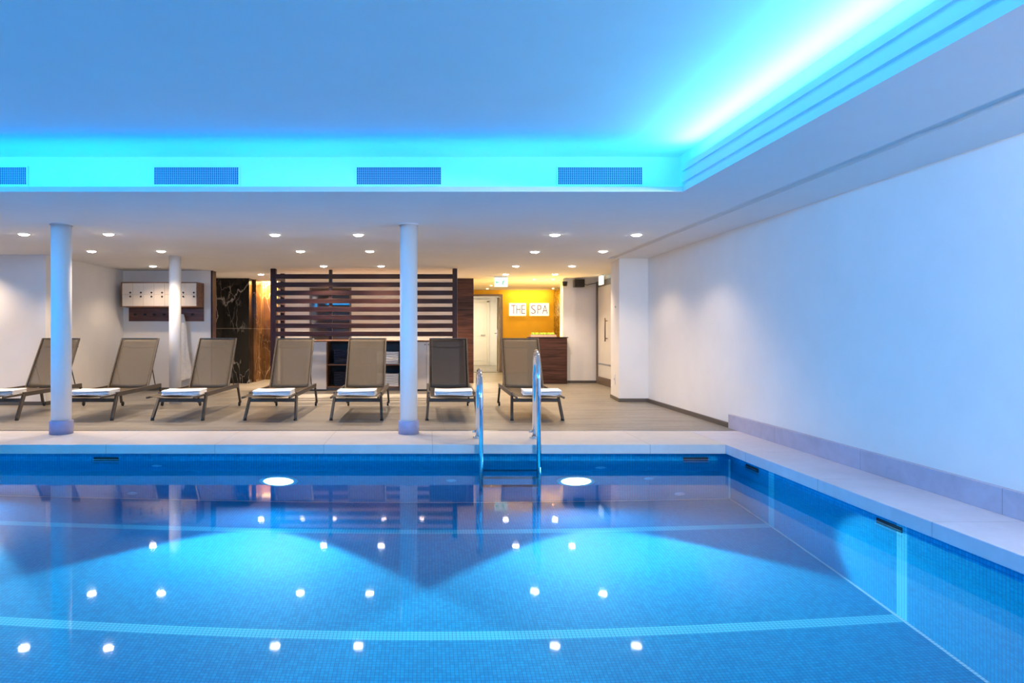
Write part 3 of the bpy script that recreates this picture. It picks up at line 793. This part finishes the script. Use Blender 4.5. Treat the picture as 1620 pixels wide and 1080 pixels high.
# ---------------------------------------------------------------- slatted screen
YS = 12.6; sS = F / YS
r = empty('slatted_screen', (-1.17, YS, 0), 'dark brown wooden screen of horizontal slats above the towel cabinet', 'room divider')
def lx(px): return (px - VX) / sS + 1.17
def post(x, y0, y1, z0, z1, w=0.09):
    MB().box(x - w / 2, x + w / 2, y0, y1, z0, z1).build('post', M['wood_z'], r, bevel=0.004)
post(lx(433), -0.05, 0.05, 0, ZC - 0.005, 0.10)
post(lx(523), -0.02, 0.05, 0.97, ZC - 0.02, 0.06)
post(lx(719.5), -0.05, 0.05, 0.97, ZC - 0.005, 0.085)
post(lx(432.5), 0.78, 0.86, 0, ZC - 0.02, 0.08)
post(lx(646), -0.02, 0.05, 0.97, ZC - 0.02, 0.06)
for k in range(8):
    zc = 2.133 - k * 0.151
    MB().box(lx(437), lx(716), -0.045, -0.02, zc - 0.044, zc + 0.044).build('slat', M['wood_x'], r, bevel=0.003)
    MB().box(lx(432.5) + 0.012, lx(432.5) + 0.036, 0.05, 0.78, zc - 0.044, zc + 0.044).build('side_slat', M['wood_y'], r, bevel=0.003)

# ---------------------------------------------------------------- towel cabinet
YC = 12.9; sC = F / YC; ox = -1.08
r = empty('towel_cabinet', (ox, YC, 0), 'long low cabinet with cream doors and open towel shelves below the slatted screen', 'cabinet')
def cx(px): return (px - VX) / sC - ox
xa, xb, xm, xr, xe = cx(448), cx(516), cx(577), cx(640), cx(727)
ztop, zl = 0.955, 0.06; e = 0.022
MB().box(xa, xe, 0.0, 0.5, ztop - 0.022, ztop).build('worktop', M['cab_wood'], r, bevel=0.002)
a = MB(); a.box(xa, xe, 0.02, 0.5, zl, zl + e); a.box(xa, xe, 0.48, 0.5, zl + e, ztop - 0.022)
for q in (xa, xb, xm, xr, xe - e): a.box(q, q + e, 0.002, 0.48, zl + e, ztop - 0.022)
a.build('carcass', M['cab_wood'], r)
MB().box(xa, xe, 0.04, 0.46, 0.0, zl).build('plinth', M['skirting'], r)
zs = 1.1 - (577 - VY) / sC
for q0, q1 in ((xb, xm), (xm, xr)):
    MB().box(q0 + e, q1, 0.004, 0.48, zs - 0.011, zs + 0.011).build('shelf', M['cab_wood'], r)
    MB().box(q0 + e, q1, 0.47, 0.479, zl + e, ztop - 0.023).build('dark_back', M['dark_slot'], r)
for q0, q1, kn in ((xa + 0.002, (xa + xb) / 2 - 0.002, 1), ((xa + xb) / 2 + 0.002, xb + 0.004, -1), (xr + 0.008, cx(675) - 0.002, 1), (cx(675) + 0.002, xe - 0.004, -1)):
    d = MB().box(q0, q1, -0.018, 0.0, zl - 0.03, ztop - 0.03).build('door', M['laminate'], r, bevel=0.002)
    q = MB(); q.lathe([(0.010, 0), (0.010, 0.012), (0, 0.014)], (q1 - 0.03 if kn > 0 else q0 + 0.035, -0.018, ztop - 0.08), 'Y', 12); q.build('lock', M['black'], d)
# towels on the shelves: white stacks in the right unit, navy in the left unit
white = make_towel(0.42, 0.36, 2, 'folded_towel', 'towel', 0.046, 3)
navy = make_towel(0.50, 0.36, 2, 'folded_towel', 'navy', 0.052, 5)
ordn = ['lowest', 'second from the bottom', 'middle', 'fourth from the bottom', 'topmost']
first = True
for sh, z0 in (('upper', zs + 0.012), ('lower', zl + e + 0.001)):
    for k in range(5):
        o = white if (first and k == 0) else copy_tree(white)
        o.location = (ox + (xm + xr) / 2 + 0.055, YC + 0.20 + 0.004 * ((k * 7) % 3), z0 + k * 0.0475)
        tag(o, 'folded white towel, %s of the stack on the %s right shelf' % (ordn[k], sh), 'towel', 'white towels stacked in the cabinet')
    first = False
first = True
for sh, z0 in (('upper', zs + 0.012), ('lower', zl + e + 0.001)):
    for k in range(5):
        o = navy if (first and k == 0) else copy_tree(navy)
        o.location = (ox + (xb + xm) / 2 + 0.02, YC + 0.23, z0 + k * 0.0535)
        tag(o, 'folded dark navy towel, %s of the stack on the %s left shelf' % (ordn[k], sh), 'towel', 'dark towels stacked in the cabinet')
    first = False

# wall mirror panels behind the screen
sB = F / 15.7
def bx(px): return (px - VX) / sB
r = empty('glass_panel', (bx(523), 15.7, 0.9), 'dark glass panel in a brown frame seen through the slatted screen', 'glass panel')
hw = (556 - 490) / 2 / sB
MB().box(-hw, hw, -0.02, -0.001, -0.3, 1.1 + 71 / sB - 0.9).build('glass', M['dark_glass'], r)
a = MB(); zt = 1.1 + 71 / sB - 0.9
a.box(-hw, hw, -0.03, -0.02, zt - 0.04, zt); a.box(-hw, -hw + 0.04, -0.03, -0.02, -0.3, zt - 0.04); a.box(hw - 0.04, hw, -0.03, -0.02, -0.3, zt - 0.04); a.box(-0.02, 0.02, -0.03, -0.02, -0.3, zt - 0.04)
a.build('glass_frame', M['door_frame'], r)

# ---------------------------------------------------------------- reception desk, tray, apples
r = empty('reception_desk', (2.62, 14.67, 0), 'dark wood reception desk in front of the ochre wall', 'desk')
MB().box(2.2 - 2.62, 3.02 - 2.62, 0.0, 0.24, 0, 0.985).build('desk_front', M['plank'], r, bevel=0.003)
MB().box(2.18 - 2.62, 3.04 - 2.62, -0.01, 0.245, 0.986, 1.006).build('desk_top', M['wood_x'], r, bevel=0.002)
r = empty('fruit_tray', (2.52, 14.80, 1.006), 'shallow pale wooden tray of green apples on the reception desk', 'tray')
a = MB(); tw, td = 0.275, 0.11
a.box(-tw, tw, -td, td, 0.0, 0.012); a.box(-tw, tw, -td, -td + 0.01, 0.012, 0.05); a.box(-tw, tw, td - 0.01, td, 0.012, 0.05)
a.box(-tw, -tw + 0.01, -td + 0.01, td - 0.01, 0.012, 0.05); a.box(tw - 0.01, tw, -td + 0.01, td - 0.01, 0.012, 0.05)
a.build('tray_body', M['tray'], r)
a = MB(); a.lathe([(0, 0.058), (0.010, 0.064), (0.026, 0.066), (0.036, 0.050), (0.036, 0.032), (0.026, 0.010), (0.012, 0.001), (0, 0.004)], (0, 0, 0), n=16)
ap = a.build('green_apple', M['apple'])
st = MB().tube([(0, 0, 0.058), (0.004, 0, 0.078)], 0.0018, 6).build('stem', M['wood_z'], ap)
words = ['first', 'second', 'third', 'fourth', 'fifth', 'sixth']
for k in range(6):
    o = ap if k == 0 else copy_tree(ap)
    o.scale = (1.25, 1.25, 1.25); o.location = (2.52 - 0.215 + 0.086 * k, 14.80 + (0.03 if k % 2 else -0.03), 1.019)
    tag(o, 'green apple in the wooden tray, %s from the left' % words[k], 'apple', 'green apples in the tray')

# ---------------------------------------------------------------- sign THE SPA
YW = 18.9; sW = F / YW
r = empty('wall_sign', ((836 - VX) / sW, YW, 1.1 + (VY - 489) / sW), 'glowing white letter sign reading THE SPA on the ochre wall', 'sign')
def wx(px): return (px - 836) / sW
for p0, p1 in ((805, 832), (837.5, 868)):
    MB().box(wx(p0), wx(p1), -0.05, -0.01, -10.5 / sW, 9.5 / sW).build('light_panel', M['sign_glow'], r, bevel=0.01)
def letter_mesh(ch, size):
    cu = bpy.data.curves.new('t', 'FONT'); cu.body = ch; cu.size = size; cu.extrude = 0.012; cu.resolution_u = 4; cu.offset = -0.006
    ob = bpy.data.objects.new('t', cu); C.objects.link(ob)
    dg = bpy.context.evaluated_depsgraph_get(); me = bpy.data.meshes.new_from_object(ob.evaluated_get(dg))
    bpy.data.objects.remove(ob); bpy.data.curves.remove(cu)
    return me
def add_text(ch, px_left, px_w, z0, hgt, y, mat, parent, name='letter'):
    me = letter_mesh(ch, 1.0)
    xs = [v.co.x for v in me.vertices]; ys = [v.co.y for v in me.vertices]; zz = [v.co.z for v in me.vertices]
    sx = px_w / (max(xs) - min(xs)); sy = hgt / (max(ys) - min(ys))
    for v in me.vertices:
        X = (v.co.x - min(xs)) * sx; Z = (v.co.y - min(ys)) * sy; D = v.co.z
        v.co = Vector((px_left + X, y - D, z0 + Z))
    me.materials.clear(); me.materials.append(mat)
    o = bpy.data.objects.new(name, me); C.objects.link(o); o.parent = parent; return o
for ch, p0, p1 in (('T', 808, 815.5), ('H', 816.5, 823), ('E', 824.5, 830.5), ('S', 839.5, 847), ('P', 849.5, 856), ('A', 857, 866)):
    add_text(ch, wx(p0), (p1 - p0) / sW, -7.3 / sW, 14 / sW, -0.062, M['sign_letter'], r)

# ---------------------------------------------------------------- exit signs
YE = 14.4; sE = F / YE
r = empty('exit_sign', ((792.5 - VX) / sE, YE, ZC), 'small hanging green and white emergency exit sign before the ochre wall', 'exit sign', 'emergency exit signs')
MB().box(-10.5 / sE, 10.5 / sE, -0.02, 0.02, -0.215, -0.02).build('sign_box', M['exit_white'], r, bevel=0.004)
MB().box(-10.5 / sE, 10.5 / sE, -0.022, 0.022, -0.02, 0.0).build('mount', M['white_plastic'], r)
a = MB()
# running figure, arrow and doorway
a.bar((0.055, -0.024, -0.095), (0.035, -0.024, -0.14), 0.016, 0.006, up=(0, 1, 0)); a.bar((0.035, -0.024, -0.14), (0.055, -0.024, -0.185), 0.012, 0.006, up=(0, 1, 0))
a.bar((0.035, -0.024, -0.14), (0.005, -0.024, -0.165), 0.012, 0.006, up=(0, 1, 0)); a.bar((0.05, -0.024, -0.1), (0.015, -0.024, -0.115), 0.009, 0.006, up=(0, 1, 0)); a.bar((0.05, -0.024, -0.1), (0.078, -0.024, -0.12), 0.009, 0.006, up=(0, 1, 0))
a.lathe([(0.011, 0.0), (0.011, 0.003), (0, 0.003)], (0.06, -0.0205, -0.075), 'Y', 12)
a.bar((-0.11, -0.024, -0.12), (-0.04, -0.024, -0.12), 0.014, 0.006, up=(0, 1, 0)); a.bar((-0.11, -0.024, -0.12), (-0.085, -0.024, -0.095), 0.012, 0.006, up=(0, 1, 0)); a.bar((-0.11, -0.024, -0.12), (-0.085, -0.024, -0.145), 0.012, 0.006, up=(0, 1, 0))
a.build('pictogram', M['exit_green'], r)
r = empty('exit_sign', (3.58, 14.0, ZC), 'glowing white exit sign seen edge on above the glass door', 'exit sign', 'emergency exit signs')
MB().box(-0.02, 0.02, -0.14, 0.14, -0.2, -0.02).build('sign_box', M['exit_white'], r, bevel=0.004)
MB().box(-0.022, 0.022, -0.14, 0.14, -0.02, 0.0).build('mount', M['white_plastic'], r)

# ---------------------------------------------------------------- loudspeaker, camera, phone
sP = F / 14.75
r = empty('loudspeaker', ((916 - VX) / sP, 14.92, 1.1 + (VY - 448) / sP), 'small black loudspeaker mounted high on the white wall by the desk', 'loudspeaker')
a = MB(); a.box(-0.11, 0.11, -0.24, -0.09, -0.085, 0.085); a.build('cabinet', M['black'], r, bevel=0.008)
MB().box(-0.1, 0.1, -0.246, -0.24, -0.075, 0.075).build('grille', M['rubber'], r)
MB().bar((0, -0.10, 0), (0, -0.001, 0.03), 0.03, 0.03).build('bracket', M['steel'], r)
a = MB(); a.tube([(0.11, -0.1, 0.0), (0.2, -0.02, -0.03), (0.32, -0.012, 0.0), (0.44, -0.012, 0.02)], 0.006, 6); a.build('cable', M['rubber'], r)
a = MB(); a.lathe([(0.0, -0.10), (0.035, -0.098), (0.048, -0.085), (0.052, -0.03), (0.058, -0.005), (0.058, 0.0), (0, 0)], (0, 0, 0), n=20)
o = a.build('security_camera', M['black'], loc=((894.5 - VX) / sP, 14.80, ZC - 0.075)); tag(o, 'small black dome camera at the top of the narrow wall edge', 'camera')
MB().tube([(0, 0, 0.0), (0, 0, 0.075)], 0.02, 12).build('mount', M['white_plastic'], o)
# telephone on the pale wall strip of the niche
r = empty('wall_telephone', (3.50, 16.6, 1.62), 'black wall telephone with handset and hanging cord beside the gold mosaic', 'telephone')
MB().box(-0.06, -0.001, -0.09, 0.09, -0.12, 0.14).build('base', M['black'], r, bevel=0.01)
a = MB(); a.tube([(-0.075, 0, 0.15), (-0.11, 0, 0.12), (-0.115, 0, 0.0), (-0.11, 0, -0.10), (-0.075, 0, -0.13)], [0.03, 0.025, 0.018, 0.025, 0.03], 12); a.build('handset', M['black'], r)
a = MB(); a.tube([(-0.08, 0.0, -0.13), (-0.07, 0.02, -0.3), (-0.05, 0.05, -0.42), (-0.03, 0.07, -0.3), (-0.02, 0.07, -0.12)], 0.008, 8); a.build('cord', M['rubber'], r)

# ---------------------------------------------------------------- doors
# door_1: bronze framed glass door in the right recess (in the plane X = 3.74)
r = bpy.data.objects.new('door_1', None); C.objects.link(r); r.location = (3.74, 14.25, 0)
struct(r, 'tall bronze framed glass door in the recess right of the desk', 'door')
y0, y1 = 13.0 - 14.25, 14.88 - 14.25
a = MB(); a.box(-0.05, -0.001, y0, y0 + 0.11, 0, 2.2); a.box(-0.05, -0.001, y1 - 0.10, y1, 0, 2.2); a.box(-0.05, -0.001, y0 + 0.11, y1 - 0.10, 2.08, 2.2); a.box(-0.05, -0.001, y0 + 0.11, y1 - 0.10, 0, 0.16)
a.build('door_frame', M['door_frame'], r)
MB().box(-0.03, -0.02, y0 + 0.11, y1 - 0.10, 0.16, 2.08).build('door_pane', M['frosted'], r)
MB().box(-0.034, -0.031, y0 + 0.11, y1 - 0.10, 0.42, 0.45).build('pane_stripe', M['steel'], r)
a = MB(); a.tube([(-0.10, -0.32, 0.92), (-0.10, -0.32, 1.40)], 0.013, 10)
for z in (0.98, 1.34): a.tube([(-0.10, -0.32, z), (-0.05, -0.32, z)], 0.009, 8)
a.build('door_handle', M['door_frame'], r)
# door_2: cream door at the end of the far corridor
sD = F / 22.9
r = bpy.data.objects.new('door_2', None); C.objects.link(r); r.location = ((757 - VX) / sD, 22.93, 0)
struct(r, 'cream white panel door at the end of the far corridor', 'door')
a = MB(); hw = 13 / sD
a.box(-hw - 0.15, -hw - 0.05, -0.05, 0, 0, 2.16); a.box(hw + 0.004, hw + 0.08, -0.05, 0, 0, 2.16); a.box(-hw - 0.15, hw + 0.08, -0.05, 0, 2.12, 2.2); a.build('door_frame', M['door'], r)
a = MB(); a.box(-hw - 0.05, hw, -0.035, 0, 0.01, 2.115); a.build('door_leaf', M['door'], r)
for z0_, z1_ in ((0.15, 0.85), (1.0, 1.95)):
    MB().box(-hw + 0.03, hw - 0.10, -0.042, -0.036, z0_, z1_).build('door_panel', M['door'], r, bevel=0.004)
a = MB(); a.tube([(hw - 0.06, -0.036, 1.02), (hw - 0.06, -0.09, 1.02), (hw - 0.2, -0.09, 1.02)], 0.012, 8); a.build('door_handle', M['steel'], r)
# door_3: open leaf in a brown frame at the ochre wall opening
r = bpy.data.objects.new('door_3', None); C.objects.link(r); r.location = (2.08, 18.9, 0)
struct(r, 'brown framed doorway to the corridor with its door standing open', 'door')
a = MB(); a.box(-0.05, 0.02, -0.03, 0.2, 0, 2.16); a.box(-1.07, -0.05, -0.03, 0.2, 2.11, 2.16); a.build('door_frame', M['door_frame'], r)
a = MB(); a.bar((-0.06, 0.22, 1.05), (0.0, 1.15, 1.05), 0.045, 2.08); a.build('door_leaf', M['door'], r)
a = MB(); a.bar((-0.09, 0.30, 1.05), (-0.055, 0.38, 1.05), 0.02, 2.06); a.build('door_edge', M['door_frame'], r)
a = MB(); a.tube([(-0.09, 0.33, 1.08), (-0.15, 0.33, 1.08), (-0.15, 0.33, 1.08 + 0.001), (-0.15, 0.45, 1.08)], 0.014, 8); a.box(-0.11, -0.085, 0.30, 0.36, 0.95, 1.2); a.build('door_handle', M['steel'], r)
# step at the corridor doorway
slab('floor', 1.0, 2.03, 18.9, 22.95, 0.0, 0.012, 'floor', 'threshold floor of the far corridor', 'floor')

# ---------------------------------------------------------------- wall fittings on the jutting wall
r = empty('wall_socket', (3.09, 11.2, 0.34), 'white socket low on the side of the jutting wall', 'socket')
MB().box(-0.012, -0.001, -0.04, 0.04, -0.08, 0.08).build('plate', M['white_plastic'], r, bevel=0.003)
a = MB(); a.lathe([(0.018, -0.014), (0.018, -0.012), (0, -0.012)], (0, 0, 0.0), 'X', 14); a.build('outlet', M['vent_paint'], r)
r = empty('wall_sensor', (3.085, 11.15, 1.52), 'tiny sensor at head height on the side of the jutting wall', 'sensor')
MB().box(-0.010, -0.001, -0.015, 0.015, -0.015, 0.015).build('cover', M['vent_paint'], r, bevel=0.003)
